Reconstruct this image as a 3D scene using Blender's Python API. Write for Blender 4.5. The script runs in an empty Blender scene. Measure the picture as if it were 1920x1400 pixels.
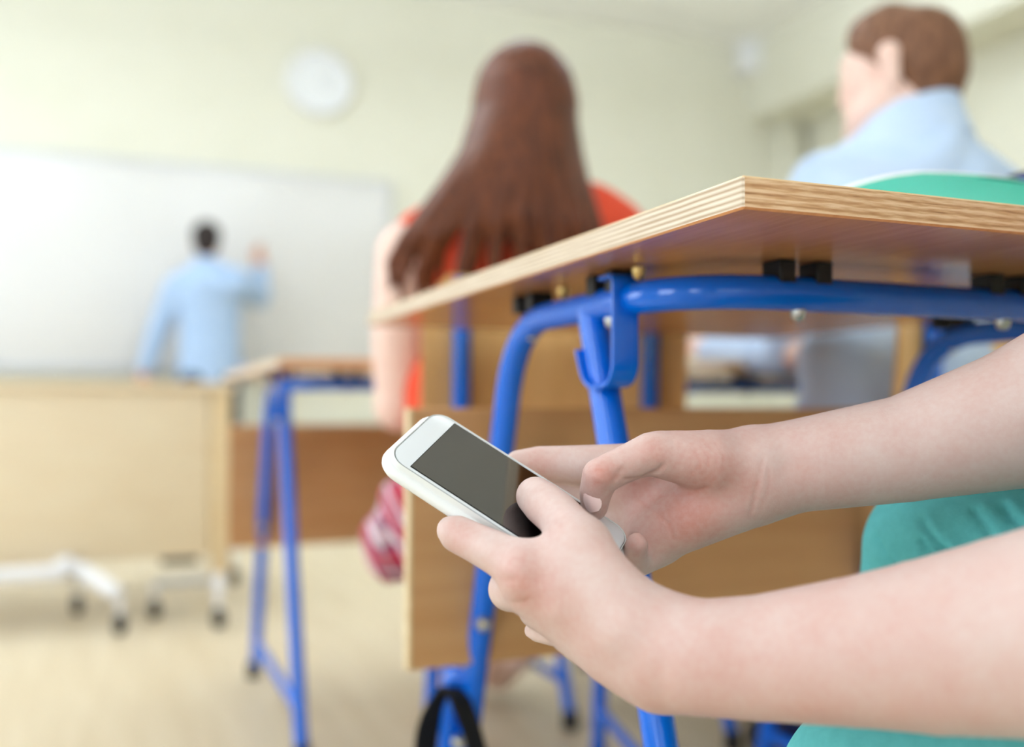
import bpy, bmesh, math, random
import numpy as np
from mathutils import Vector, Matrix

random.seed(7)
SC = bpy.context.scene
COL = SC.collection
# ------------------------------------------------------------------ camera
F_PX = 1850.0
EYE = 0.617
YAW = math.radians(22.3)
PITCH = math.radians(2.01)
FWD = Vector((math.sin(YAW) * math.cos(PITCH), math.cos(YAW) * math.cos(PITCH), math.sin(PITCH)))
RGT = Vector((math.cos(YAW), -math.sin(YAW), 0))
UPV = RGT.cross(FWD)
CAM = Vector((0, 0, EYE))
cd = bpy.data.cameras.new('camera')
cam = bpy.data.objects.new('camera', cd)
COL.objects.link(cam)
cam.matrix_world = Matrix((
    (RGT.x, UPV.x, -FWD.x, CAM.x), (RGT.y, UPV.y, -FWD.y, CAM.y), (RGT.z, UPV.z, -FWD.z, CAM.z), (0, 0, 0, 1)))
cd.sensor_width = 36
cd.lens = 36 * F_PX / 1920
cd.clip_start = 0.02
cd.dof.use_dof = True
cd.dof.focus_distance = 0.555
cd.dof.aperture_fstop = 2.5
SC.camera = cam
# ------------------------------------------------------------------ world, lights, exposure
W = bpy.data.worlds.new('world')
SC.world = W
W.use_nodes = True
W.node_tree.nodes['Background'].inputs[0].default_value = (0.86, 0.93, 1.0, 1)
W.node_tree.nodes['Background'].inputs[1].default_value = 2.0
SC.view_settings.view_transform = 'Standard'
SC.view_settings.look = 'None'
SC.view_settings.gamma = 1
SC.view_settings.use_curve_mapping = False
SC.view_settings.exposure = 0.12
SC.cycles.max_bounces = 5
SC.cycles.diffuse_bounces = 4
SC.cycles.glossy_bounces = 2
SC.cycles.transmission_bounces = 2
SC.cycles.caustics_reflective = False
SC.cycles.caustics_refractive = False
SC.cycles.use_adaptive_sampling = True
SC.cycles.adaptive_threshold = 0.05

XL, XR, YB, YF, ZC = -2.5, 5.1, -3.2, 6.4, 3.45


def area(name, loc, rot, sx, sy, power, col=(1, 1, 1)):
    l = bpy.data.lights.new(name, 'AREA')
    l.shape = 'RECTANGLE'
    l.size, l.size_y, l.energy, l.color = sx, sy, power, col
    o = bpy.data.objects.new(name, l)
    COL.objects.link(o)
    o.location, o.rotation_euler = loc, rot
    return o


WINDOWS = [(-2.2, -1.2), (-0.1, 0.9), (2.1, 3.1), (4.3, 5.3)]
WIN_Z = (0.45, 3.0)
FILL_LAMP_W, FILL_LAMP_UP = 3, (14, 50)  # power of the added pendant fill lamps, downward and upward
for (a, b), pw in zip(WINDOWS, (24, 36, 30, 44)):      # daylight entering through each window of the left wall
    area('window_daylight', (XL + 0.03, (a + b) / 2, sum(WIN_Z) / 2), (0, math.radians(-90), 0), WIN_Z[1] - WIN_Z[0] - .1, b - a - .1, pw, (0.75, 0.86, 1.0))


FILL_WINDOWS = [(-1.6, 0.2), (0.8, 2.6)]
for (a, b) in FILL_WINDOWS:      # frontal fill from unseen windows added to the back wall
    area('window_daylight', ((a + b) / 2, YB + .03, sum(WIN_Z) / 2), (math.radians(90), 0, 0), b - a - .1, WIN_Z[1] - WIN_Z[0] - .1, 2.5, (0.75, 0.86, 1.0))


# ------------------------------------------------------------------ pixel helpers (photo frame 1920 x 1400)
def P(px, py, d):
    return CAM + d * (FWD + (px - 960) / F_PX * RGT - (py - 700) / F_PX * UPV)


def PZ(px, py, z):
    r = P(px, py, 1) - CAM
    return CAM + r * ((z - EYE) / r.z)


def PY(px, py, y):
    r = P(px, py, 1) - CAM
    return CAM + r * (y / r.y)


def V(*a):
    return Vector(a)


# ------------------------------------------------------------------ materials
def lin(c):
    return tuple(((x / 255) / 12.92 if x / 255 <= .04045 else ((x / 255 + .055) / 1.055) ** 2.4) for x in c) + (1,)


def mat(name, c, rough=.5, spec=.5, metal=0, c2=None, scale=20, stretch=(1, 1, 1), bump=0, bscale=None, detail=4, coat=0, sss=0, contrast=(.3, .7)):
    m = bpy.data.materials.new(name)
    m.use_nodes = True
    nt = m.node_tree
    b = nt.nodes['Principled BSDF']
    b.inputs['Base Color'].default_value = lin(c)
    b.inputs['Roughness'].default_value = rough
    b.inputs['Specular IOR Level'].default_value = spec
    b.inputs['Metallic'].default_value = metal
    b.inputs['Coat Weight'].default_value = coat
    b.inputs['Coat Roughness'].default_value = .08
    if sss:
        b.inputs['Subsurface Weight'].default_value = sss
        b.inputs['Subsurface Radius'].default_value = (1, .35, .2)
        b.inputs['Subsurface Scale'].default_value = .006
    if c2 is not None or bump:
        tc = nt.nodes.new('ShaderNodeTexCoord')
        mp = nt.nodes.new('ShaderNodeMapping')
        mp.inputs['Scale'].default_value = stretch
        nt.links.new(tc.outputs['Object'], mp.inputs[0])
        if c2 is not None:
            n = nt.nodes.new('ShaderNodeTexNoise')
            n.inputs['Scale'].default_value = scale
            n.inputs['Detail'].default_value = detail
            n.inputs['Distortion'].default_value = .4
            r = nt.nodes.new('ShaderNodeValToRGB')
            r.color_ramp.elements[0].color, r.color_ramp.elements[1].color = lin(c), lin(c2)
            r.color_ramp.elements[0].position, r.color_ramp.elements[1].position = contrast
            nt.links.new(mp.outputs[0], n.inputs['Vector'])
            nt.links.new(n.outputs['Fac'], r.inputs[0])
            nt.links.new(r.outputs[0], b.inputs['Base Color'])
        if bump:
            n2 = nt.nodes.new('ShaderNodeTexNoise')
            n2.inputs['Scale'].default_value = bscale or scale
            n2.inputs['Detail'].default_value = detail
            bp = nt.nodes.new('ShaderNodeBump')
            bp.inputs['Strength'].default_value = bump
            bp.inputs['Distance'].default_value = .002
            nt.links.new(mp.outputs[0], n2.inputs['Vector'])
            nt.links.new(n2.outputs['Fac'], bp.inputs['Height'])
            nt.links.new(bp.outputs[0], b.inputs['Normal'])
    return m


def ply_edge(name, cols, z0, t, rough, n=9, streak=60, lines=.75, grain=1.15):
    """Edge of plywood: layers stacked along z with fibres along the edge."""
    m = bpy.data.materials.new(name)
    m.use_nodes = True
    nt = m.node_tree
    b = nt.nodes['Principled BSDF']
    b.inputs['Roughness'].default_value = rough
    tc = nt.nodes.new('ShaderNodeTexCoord')
    sp = nt.nodes.new('ShaderNodeSeparateXYZ')
    nt.links.new(tc.outputs['Object'], sp.inputs[0])
    mp = nt.nodes.new('ShaderNodeMapping')
    mp.inputs['Scale'].default_value = (1, 1, 14)
    nt.links.new(tc.outputs['Object'], mp.inputs[0])
    ns = nt.nodes.new('ShaderNodeTexNoise')
    ns.inputs['Scale'].default_value = streak
    ns.inputs['Detail'].default_value = 6
    nt.links.new(mp.outputs[0], ns.inputs['Vector'])
    # layer coordinate, slightly wavy
    wn = nt.nodes.new('ShaderNodeTexNoise')
    wn.inputs['Scale'].default_value = 9
    nt.links.new(tc.outputs['Object'], wn.inputs['Vector'])
    a = nt.nodes.new('ShaderNodeMath'); a.operation = 'MULTIPLY_ADD'
    nt.links.new(wn.outputs['Fac'], a.inputs[0]); a.inputs[1].default_value = .0016
    nt.links.new(sp.outputs['Z'], a.inputs[2])
    s = nt.nodes.new('ShaderNodeMath'); s.operation = 'MULTIPLY_ADD'
    nt.links.new(a.outputs[0], s.inputs[0]); s.inputs[1].default_value = n / t * .5; s.inputs[2].default_value = -z0 * n / t * .5
    fr = nt.nodes.new('ShaderNodeMath'); fr.operation = 'PINGPONG'
    nt.links.new(s.outputs[0], fr.inputs[0]); fr.inputs[1].default_value = .5
    mu = nt.nodes.new('ShaderNodeMath'); mu.operation = 'MULTIPLY'
    nt.links.new(fr.outputs[0], mu.inputs[0]); mu.inputs[1].default_value = lines
    ad = nt.nodes.new('ShaderNodeMath'); ad.operation = 'MULTIPLY_ADD'
    nt.links.new(ns.outputs['Fac'], ad.inputs[0]); ad.inputs[1].default_value = grain
    nt.links.new(mu.outputs[0], ad.inputs[2])
    r = nt.nodes.new('ShaderNodeValToRGB')
    e = r.color_ramp.elements
    e[0].position, e[1].position = .3, .95
    e[0].color, e[1].color = lin(cols[0]), lin(cols[-1])
    for i, c in enumerate(cols[1:-1]):
        k = e.new(.3 + .65 * (i + 1) / (len(cols) - 1)); k.color = lin(c)
    nt.links.new(ad.outputs[0], r.inputs[0])
    nt.links.new(r.outputs[0], b.inputs['Base Color'])
    bp = nt.nodes.new('ShaderNodeBump'); bp.inputs['Strength'].default_value = .35; bp.inputs['Distance'].default_value = .0008
    nt.links.new(ad.outputs[0], bp.inputs['Height']); nt.links.new(bp.outputs[0], b.inputs['Normal'])
    return m


def skin_mat(name, c, cred, rough=.5, sss=.12, fine=True):
    m = bpy.data.materials.new(name)
    m.use_nodes = True
    nt = m.node_tree
    b = nt.nodes['Principled BSDF']
    b.inputs['Roughness'].default_value = rough
    b.inputs['Specular IOR Level'].default_value = .35
    b.inputs['Subsurface Weight'].default_value = sss
    b.inputs['Subsurface Radius'].default_value = (1, .35, .2)
    b.inputs['Subsurface Scale'].default_value = .005
    at = nt.nodes.new('ShaderNodeAttribute'); at.attribute_name = 'flush'
    tc = nt.nodes.new('ShaderNodeTexCoord')
    ns = nt.nodes.new('ShaderNodeTexNoise'); ns.inputs['Scale'].default_value = 45; ns.inputs['Detail'].default_value = 5
    nt.links.new(tc.outputs['Object'], ns.inputs['Vector'])
    ad = nt.nodes.new('ShaderNodeMath'); ad.operation = 'MULTIPLY_ADD'
    nt.links.new(ns.outputs['Fac'], ad.inputs[0]); ad.inputs[1].default_value = .7; ad.inputs[2].default_value = -.25
    a2 = nt.nodes.new('ShaderNodeMath'); a2.operation = 'ADD'; a2.use_clamp = True
    nf = nt.nodes.new('ShaderNodeTexNoise'); nf.inputs['Scale'].default_value = 320; nf.inputs['Detail'].default_value = 3
    nt.links.new(tc.outputs['Object'], nf.inputs['Vector'])
    a3 = nt.nodes.new('ShaderNodeMath'); a3.operation = 'MULTIPLY_ADD'
    nt.links.new(nf.outputs['Fac'], a3.inputs[0]); a3.inputs[1].default_value = .5; nt.links.new(ad.outputs[0], a3.inputs[2])
    a4 = nt.nodes.new('ShaderNodeMath'); a4.operation = 'ADD'; a4.inputs[1].default_value = -.25
    nt.links.new(a3.outputs[0], a4.inputs[0])
    nt.links.new(a4.outputs[0], a2.inputs[0]); nt.links.new(at.outputs['Fac'], a2.inputs[1])
    mx = nt.nodes.new('ShaderNodeMix'); mx.data_type = 'RGBA'
    mx.inputs[6].default_value = lin(c); mx.inputs[7].default_value = lin(cred)
    nt.links.new(a2.outputs[0], mx.inputs[0]); nt.links.new(mx.outputs[2], b.inputs['Base Color'])
    if fine:
        vo = nt.nodes.new('ShaderNodeTexVoronoi'); vo.inputs['Scale'].default_value = 900
        nt.links.new(tc.outputs['Object'], vo.inputs['Vector'])
        bp = nt.nodes.new('ShaderNodeBump'); bp.inputs['Strength'].default_value = .12; bp.inputs['Distance'].default_value = .0004
        nt.links.new(vo.outputs['Distance'], bp.inputs['Height'])
        nt.links.new(bp.outputs[0], b.inputs['Normal'])
    return m


M = {}
M['wall'] = mat('wall_paint', (226, 224, 208), .8, .2, c2=(222, 220, 203), scale=3)
M['ceiling'] = mat('ceiling_paint', (242, 242, 238), .9, .2)
M['floor'] = mat('floor_wood', (212, 196, 166), .45, .4, c2=(200, 182, 150), scale=4, stretch=(6, .5, 1), contrast=(.35, .75))
M['board'] = mat('whiteboard_enamel', (217, 215, 212), .3, .5)
M['alu'] = mat('aluminium', (200, 202, 204), .35, .5, metal=.6)
M['white'] = mat('white_plastic', (236, 236, 238), .4)
M['clockface'] = mat('clock_paper', (232, 234, 236), .6)
M['dark'] = mat('dark_plastic', (28, 28, 30), .5)
M['black'] = mat('black_rubber', (12, 12, 13), .55)
M['blue'] = mat('blue_enamel', (0, 104, 218), .12, .4, coat=.25)
M['steel'] = mat('zinc_steel', (190, 190, 186), .3, .5, metal=.9)
M['brass'] = mat('brass_screw', (200, 170, 110), .3, .5, metal=.9)
M['under'] = mat('varnished_veneer', (214, 150, 98), .2, .35, c2=(200, 136, 86), scale=14, stretch=(12, 1, 1))
M['top'] = mat('beech_top', (226, 192, 142), .35, .5, c2=(210, 172, 120), scale=10, stretch=(1, 12, 1))
M['panel'] = mat('ply_panel', (208, 158, 106), .4, .4, c2=(194, 140, 88), scale=6, stretch=(.6, 1, 6), contrast=(.3, .75))
M['panel_edge'] = mat('ply_panel_edge', (236, 214, 172), .6, c2=(220, 192, 146), scale=60)
M['lightply'] = mat('birch_ply', (240, 224, 194), .45, .4, c2=(235, 216, 184), scale=5, stretch=(1, 1, 5))
M['chairply'] = mat('chair_ply', (240, 196, 132), .35, .45, c2=(230, 182, 116), scale=6, stretch=(5, 1, 1))
M['phone'] = mat('phone_case', (226, 226, 222), .35, .5)
M['bezel'] = mat('phone_bezel', (214, 216, 216), .12, .5)
M['gap'] = mat('phone_seam', (150, 152, 150), .5)
M['glass'] = mat('phone_glass', (4, 3, 3), .03, 1.0)
M['glass'].node_tree.nodes['Principled BSDF'].inputs['IOR'].default_value = 1.75
M['rim'] = mat('phone_black_rim', (5, 5, 5), .3)
M['skin'] = skin_mat('skin', (208, 183, 174), (194, 134, 120), sss=0)
M['skin2'] = skin_mat('skin_seated', (236, 204, 188), (226, 160, 142), sss=0, fine=False)
M['skin3'] = skin_mat('skin_teacher', (200, 150, 122), (180, 110, 90), sss=0, fine=False)
M['nail'] = mat('nail', (240, 206, 200), .18, .5)
M['teal'] = mat('teal_twill', (106, 200, 200), .85, .2, c2=(98, 190, 190), scale=160, bump=.25, bscale=900)
M['red'] = mat('coral_knit', (236, 92, 62), .85, .2, c2=(222, 78, 52), scale=30)
M['shirt'] = mat('pale_blue_cotton', (198, 216, 238), .85, .2, c2=(188, 208, 234), scale=20)
M['shirt_t'] = mat('blue_cotton', (170, 192, 220), .85, .2, c2=(160, 184, 214), scale=20)
M['tee'] = mat('white_cotton', (225, 225, 222), .9, .2)
M['trousers'] = mat('dark_trousers', (40, 42, 56), .9, .2)
M['jeans'] = mat('navy_cloth', (38, 46, 84), .9, .2)
M['hair_r'] = mat('auburn_hair', (118, 64, 36), .45, .3, c2=(70, 36, 22), scale=26, stretch=(5, 5, .35), bump=.5, bscale=60)
M['hair_b'] = mat('brown_hair', (140, 98, 70), .6, .35, c2=(96, 62, 42), scale=40, stretch=(2, 2, 1), bump=.6, bscale=160)
M['hair_k'] = mat('black_hair', (30, 24, 22), .6, .3, c2=(44, 32, 28), scale=60)
M['green'] = mat('green_cover', (0, 176, 148), .55, .2)
M['green_mark'] = mat('green_ink', (0, 120, 100), .6)
M['paper'] = mat('paper', (244, 240, 238), .8)
M['navy'] = mat('navy_canvas', (24, 52, 140), .8, .3)
M['bluebook'] = mat('blue_cover', (60, 90, 170), .5)
M['web'] = mat('webbing', (22, 22, 24), .8, .3, bump=.4, bscale=500)
M['frame'] = mat('window_frame_white', (235, 235, 232), .4)
M['diffuser'] = mat('lamp_diffuser', (240, 240, 236), .5)
M['diffuser'].node_tree.nodes['Principled BSDF'].inputs['Emission Color'].default_value = (1, .97, .92, 1)
M['diffuser'].node_tree.nodes['Principled BSDF'].inputs['Emission Strength'].default_value = 1.5  # glowing cover of the added pendant lamps
M['pigment'] = mat('marker_black', (20, 20, 24), .5)


def plaid():
    m = bpy.data.materials.new('plaid_cloth'); m.use_nodes = True
    nt = m.node_tree; b = nt.nodes['Principled BSDF']; b.inputs['Roughness'].default_value = .9
    tc = nt.nodes.new('ShaderNodeTexCoord')
    def bands(rot, scale, ramp):
        mp = nt.nodes.new('ShaderNodeMapping'); mp.inputs['Rotation'].default_value = rot
        nt.links.new(tc.outputs['Object'], mp.inputs[0])
        w = nt.nodes.new('ShaderNodeTexWave'); w.inputs['Scale'].default_value = scale; w.inputs['Distortion'].default_value = .6
        nt.links.new(mp.outputs[0], w.inputs['Vector'])
        r = nt.nodes.new('ShaderNodeValToRGB'); r.color_ramp.interpolation = 'CONSTANT'
        e = r.color_ramp.elements
        e[0].position = 0; e[0].color = lin(ramp[0]); e[1].position = .9; e[1].color = lin(ramp[-1])
        for i, c in enumerate(ramp[1:-1]):
            k = e.new(.3 + .3 * i); k.color = lin(c)
        nt.links.new(w.outputs['Fac'], r.inputs[0])
        return r
    a = bands((0, .5, .2), 13, [(180, 24, 48), (60, 30, 90), (205, 44, 66), (240, 236, 240)])
    c = bands((0, 1.9, .9), 12, [(190, 30, 56), (230, 120, 150), (48, 34, 96), (244, 240, 246)])
    mx = nt.nodes.new('ShaderNodeMix'); mx.data_type = 'RGBA'; mx.inputs[0].default_value = .5
    nt.links.new(a.outputs[0], mx.inputs[6]); nt.links.new(c.outputs[0], mx.inputs[7])
    nt.links.new(mx.outputs[2], b.inputs['Base Color'])
    return m


M['plaid'] = plaid()
M['pane'] = bpy.data.materials.new('window_glass'); M['pane'].use_nodes = True
_nt = M['pane'].node_tree
_o = _nt.nodes['Material Output']; _t = _nt.nodes.new('ShaderNodeBsdfTransparent'); _g = _nt.nodes.new('ShaderNodeBsdfGlossy'); _x = _nt.nodes.new('ShaderNodeMixShader')
_g.inputs['Roughness'].default_value = .02; _x.inputs[0].default_value = .06
_nt.links.new(_t.outputs[0], _x.inputs[1]); _nt.links.new(_g.outputs[0], _x.inputs[2]); _nt.links.new(_x.outputs[0], _o.inputs[0])


# ------------------------------------------------------------------ object helpers
def empty(name, loc, label=None, cat=None, group=None, rz=0):
    o = bpy.data.objects.new(name, None)
    COL.objects.link(o)
    o.empty_display_size = .05
    o.location = loc
    o.rotation_euler.z = rz
    tag(o, label, cat, group)
    return o


def tag(o, label=None, cat=None, group=None, kind=None):
    if label: o['label'] = label
    if cat: o['category'] = cat
    if group: o['group'] = group
    if kind: o['kind'] = kind
    return o


def obj(name, bm, m, parent=None, smooth=True, angle=40):
    """Link a bmesh given in the parent's local coordinates (or world when top-level)."""
    me = bpy.data.meshes.new(name)
    bmesh.ops.recalc_face_normals(bm, faces=bm.faces)
    bm.to_mesh(me)
    bm.free()
    for x in (m if isinstance(m, (list, tuple)) else [m]):
        me.materials.append(M[x] if isinstance(x, str) else x)
    if smooth:
        for p in me.polygons: p.use_smooth = True
        me.set_sharp_from_angle(angle=math.radians(angle))
    o = bpy.data.objects.new(name, me)
    COL.objects.link(o)
    if parent is not None: o.parent = parent
    return o


def struct(name, bm, m):
    return tag(obj(name, bm, m, None, True, 30), kind='structure')


def box(lo, hi, bev=0, seg=2, bm=None, mi=0):
    bm2 = bmesh.new()
    bmesh.ops.create_cube(bm2, size=1)
    lo, hi = Vector(lo), Vector(hi)
    for v in bm2.verts:
        v.co = Vector(((lo[i] + hi[i]) / 2 + v.co[i] * (hi[i] - lo[i]) for i in range(3)))
    if bev:
        bmesh.ops.bevel(bm2, geom=list(bm2.edges), offset=bev, segments=seg, affect='EDGES', profile=.5)
    for f in bm2.faces: f.material_index = mi
    if bm is None: return bm2
    merge(bm, bm2)
    return bm


def merge(a, b, mtx=None):
    if mtx is not None: b.transform(mtx)
    me = bpy.data.meshes.new('tmp')
    b.to_mesh(me)
    b.free()
    a.from_mesh(me)
    bpy.data.meshes.remove(me)
    return a


def fillet(pts, r, n=8):
    """Round the corners of a polyline."""
    out = [pts[0].copy()]
    for i in range(1, len(pts) - 1):
        a, b, c = pts[i - 1], pts[i], pts[i + 1]
        rr = r[i - 1] if isinstance(r, (list, tuple)) else r
        u, w = (a - b), (c - b)
        t = min(rr, u.length * .49, w.length * .49)
        p0, p2 = b + u.normalized() * t, b + w.normalized() * t
        for k in range(n + 1):
            s = k / n
            out.append(p0 * (1 - s) ** 2 + b * 2 * s * (1 - s) + p2 * s * s)
    out.append(pts[-1].copy())
    return out


def tube(pts, r, n=16, caps=True, bm=None, flat=None):
    """Round bar along a polyline; r may be a list; flat=(wa, wb) gives an elliptical/strip section."""
    if bm is None: bm = bmesh.new()
    N = len(pts)
    rs = r if isinstance(r, (list, tuple)) else [r] * N
    T = []
    for i in range(N):
        d = pts[min(i + 1, N - 1)] - pts[max(i - 1, 0)]
        T.append(d.normalized())
    nrm = T[0].orthogonal().normalized()
    if flat is not None and len(flat) == 3:
        nrm = (flat[2] - T[0] * flat[2].dot(T[0])).normalized()
    rings = []
    for i in range(N):
        nrm = (nrm - T[i] * nrm.dot(T[i])).normalized()
        bn = T[i].cross(nrm)
        ring = []
        for k in range(n):
            a = 2 * math.pi * k / n
            ca, sa = math.cos(a), math.sin(a)
            if flat is not None:
                q = 5
                ca = math.copysign(abs(ca) ** (2 / q), ca) * flat[0]
                sa = math.copysign(abs(sa) ** (2 / q), sa) * flat[1]
            ring.append(bm.verts.new(pts[i] + (nrm * ca + bn * sa) * rs[i]))
        rings.append(ring)
    for i in range(N - 1):
        for k in range(n):
            bm.faces.new((rings[i][k], rings[i][(k + 1) % n], rings[i + 1][(k + 1) % n], rings[i + 1][k]))
    if caps:
        bm.faces.new(rings[0][::-1])
        bm.faces.new(rings[-1])
    return bm


def lathe(prof, n=24, mtx=None, bm=None):
    """prof: (radius, height) along local z."""
    b2 = bmesh.new()
    rings = []
    for (r, h) in prof:
        if r < 1e-6:
            rings.append([b2.verts.new((0, 0, h))])
        else:
            rings.append([b2.verts.new((r * math.cos(2 * math.pi * k / n), r * math.sin(2 * math.pi * k / n), h)) for k in range(n)])
    for a, b in zip(rings, rings[1:]):
        for k in range(n):
            q = [a[k % len(a)], a[(k + 1) % len(a)], b[(k + 1) % len(b)], b[k % len(b)]]
            q2 = []
            for v in q:
                if v not in q2: q2.append(v)
            if len(q2) > 2: b2.faces.new(q2)
    if mtx is not None: b2.transform(mtx)
    if bm is None: return b2
    return merge(bm, b2)


def axis_mtx(loc, z):
    z = Vector(z).normalized()
    return Matrix.Translation(loc) @ z.to_track_quat('Z', 'Y').to_matrix().to_4x4()


def bolt(r=.005, h=.004):
    return [(0, h), (r * .5, h), (r * .85, h * .7), (r, h * .2), (r, -h * .3), (0, -h * .3)]


# ------------------------------------------------------------------ organic shapes: blended fields meshed by surface nets
def smin(a, b, k):
    if k <= 0: return np.minimum(a, b)
    h = np.clip(.5 + .5 * (b - a) / k, 0, 1)
    return b + (a - b) * h - k * h * (1 - h)


class Field:
    def __init__(self, chains, res, pad):
        pts = [(c[0], c[1]) for ch in chains for c in ch]
        lo = np.min([np.array(p) - r for p, r in pts], axis=0) - pad
        hi = np.max([np.array(p) + r for p, r in pts], axis=0) + pad
        self.lo, self.res = lo, res
        self.n = np.ceil((hi - lo) / res).astype(int) + 2
        self.ax = [(lo[i] + res * np.arange(self.n[i])).astype(np.float32) for i in range(3)]

    def blank(self):
        return np.full(self.n, 1.0, np.float32)

    def chain(self, ch, margin, flat=None):
        """Distance to a chain of tapered capsules; flat=(axis, factor) squashes thickness along an axis."""
        out = self.blank()
        segs = list(zip(ch, ch[1:])) if len(ch) > 1 else [(ch[0], ch[0])]
        for (a, ra), (b, rb) in segs:
            a, b = np.array(a, np.float32), np.array(b, np.float32)
            m = max(ra, rb) + margin
            sl = []
            for i in range(3):
                i0 = int(max(0, math.floor((min(a[i], b[i]) - m - self.lo[i]) / self.res)))
                i1 = int(min(self.n[i], math.ceil((max(a[i], b[i]) + m - self.lo[i]) / self.res) + 1))
                sl.append(slice(i0, i1))
            X = self.ax[0][sl[0]][:, None, None] - a[0]
            Y = self.ax[1][sl[1]][None, :, None] - a[1]
            Z = self.ax[2][sl[2]][None, None, :] - a[2]
            ba = b - a
            L2 = float(ba @ ba)
            if flat is not None:
                ax, fac = np.array(flat[0], np.float32), flat[1]
                s = (X * ax[0] + Y * ax[1] + Z * ax[2]) * (1 / fac - 1)
                X, Y, Z = X + s * ax[0], Y + s * ax[1], Z + s * ax[2]
                ba = ba + ax * float(ba @ ax) * (1 / fac - 1)
                L2 = float(ba @ ba)
            h = np.clip((X * ba[0] + Y * ba[1] + Z * ba[2]) / L2, 0, 1) if L2 > 1e-12 else 0
            d = np.sqrt((X - ba[0] * h) ** 2 + (Y - ba[1] * h) ** 2 + (Z - ba[2] * h) ** 2) - (ra + (rb - ra) * h)
            if flat is not None: d = d * max(flat[1], .6)
            blk = out[sl[0], sl[1], sl[2]]
            np.minimum(blk, d, out=blk)
        return out


def nets(val, lo, res):
    s = val < 0
    c = np.zeros(np.array(val.shape) - 1, np.int8)
    for dx in (0, 1):
        for dy in (0, 1):
            for dz in (0, 1):
                c += s[dx:dx + c.shape[0], dy:dy + c.shape[1], dz:dz + c.shape[2]]
    act = (c > 0) & (c < 8)
    I = np.argwhere(act)
    idx = np.full(c.shape, -1, np.int64)
    idx[act] = np.arange(len(I))
    cv = {}
    for dx in (0, 1):
        for dy in (0, 1):
            for dz in (0, 1):
                cv[dx, dy, dz] = val[I[:, 0] + dx, I[:, 1] + dy, I[:, 2] + dz]
    acc = np.zeros((len(I), 3)); cnt = np.zeros(len(I))
    for k in cv:
        for a in range(3):
            if k[a] == 0:
                k2 = list(k); k2[a] = 1; k2 = tuple(k2)
                v0, v1 = cv[k], cv[k2]
                m = (v0 < 0) != (v1 < 0)
                t = np.where(m, v0 / np.where(m, v0 - v1, 1), 0)
                p = np.tile(np.array(k, float), (len(I), 1)); p[:, a] = t
                acc[m] += p[m]; cnt[m] += 1
    vs = lo + res * (I + acc / cnt[:, None])
    quads = []
    for a in range(3):
        b, cc = (a + 1) % 3, (a + 2) % 3
        sl0 = [slice(None)] * 3; sl1 = [slice(None)] * 3
        sl0[a] = slice(0, -1); sl1[a] = slice(1, None)
        d = s[tuple(sl0)] != s[tuple(sl1)]
        E = np.argwhere(d)
        ok = (E[:, b] > 0) & (E[:, cc] > 0) & (E[:, b] < val.shape[b] - 1) & (E[:, cc] < val.shape[cc] - 1)
        E = E[ok]
        eb = np.zeros(3, int); eb[b] = 1
        ec = np.zeros(3, int); ec[cc] = 1
        q = np.stack([idx[tuple((E - eb - ec).T)], idx[tuple((E - ec).T)], idx[tuple(E.T)], idx[tuple((E - eb).T)]], 1)
        flip = ~s[tuple(E.T)]
        q[flip] = q[flip][:, ::-1]
        quads.append(q)
    return vs, np.concatenate(quads)


def relax(vs, q, it, w=.5):
    e = np.concatenate([q[:, [0, 1]], q[:, [1, 2]], q[:, [2, 3]], q[:, [3, 0]]])
    for _ in range(it):
        acc = np.zeros_like(vs); n = np.zeros(len(vs))
        np.add.at(acc, e[:, 0], vs[e[:, 1]]); np.add.at(n, e[:, 0], 1)
        np.add.at(acc, e[:, 1], vs[e[:, 0]]); np.add.at(n, e[:, 1], 1)
        vs = vs * (1 - w) + w * acc / n[:, None]
    return vs


def vnormals(vs, q):
    fn = np.cross(vs[q[:, 2]] - vs[q[:, 0]], vs[q[:, 3]] - vs[q[:, 1]])
    n = np.zeros_like(vs)
    for k in range(4): np.add.at(n, q[:, k], fn)
    return n / np.maximum(np.linalg.norm(n, axis=1), 1e-12)[:, None]


def build_net(name, vs, q, m, parent, flush=None):
    me = bpy.data.meshes.new(name)
    off = Vector((0, 0, 0)) if parent is None else Vector(parent.location)
    me.from_pydata((vs - np.array(off)).tolist(), [], q.tolist())
    me.materials.append(M[m] if isinstance(m, str) else m)
    me.shade_smooth()
    if flush is not None:
        at = me.attributes.new('flush', 'FLOAT', 'POINT')
        at.data.foreach_set('value', flush.astype(np.float32))
    o = bpy.data.objects.new(name, me)
    COL.objects.link(o)
    if parent is not None: o.parent = parent
    return o


def organic(groups, res, fingers=(), fk=.002, it=2):
    """groups: (chain, k[, flat]); fingers: (chain, k) each blended onto the body but kept apart from each other."""
    chains = [g[0] for g in groups] + [f[0] for f in fingers]
    kmax = max([g[1] for g in groups] + [f[1] for f in fingers] + [res])
    F = Field(chains, res, res * 3 + kmax * .3)
    mg = kmax * 1.5 + res * 3
    H = F.blank()
    for g in groups:
        H = smin(H, F.chain(g[0], mg, g[2] if len(g) > 2 else None), g[1])
    if fingers:
        tot = None
        for f in fingers:
            G = smin(H, F.chain(f[0], mg, f[2] if len(f) > 2 else None), f[1])
            tot = G if tot is None else smin(tot, G, fk)
        H = tot
    vs, q = nets(H, F.lo, res)
    return relax(vs, q, it), q


def seg_dist(vs, pts):
    best = np.full(len(vs), 9.0)
    for a, b in zip(pts, pts[1:]):
        a, b = np.array(a), np.array(b)
        ba = b - a
        h = np.clip((vs - a) @ ba / max(ba @ ba, 1e-12), 0, 1)
        best = np.minimum(best, np.linalg.norm(vs - a - h[:, None] * ba, axis=1))
    return best


def px(l):
    """[(px, py, depth, radius in px), ...] -> chain in metres."""
    return [(P(a, b, d), r * d / F_PX) for a, b, d, r in l]


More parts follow.
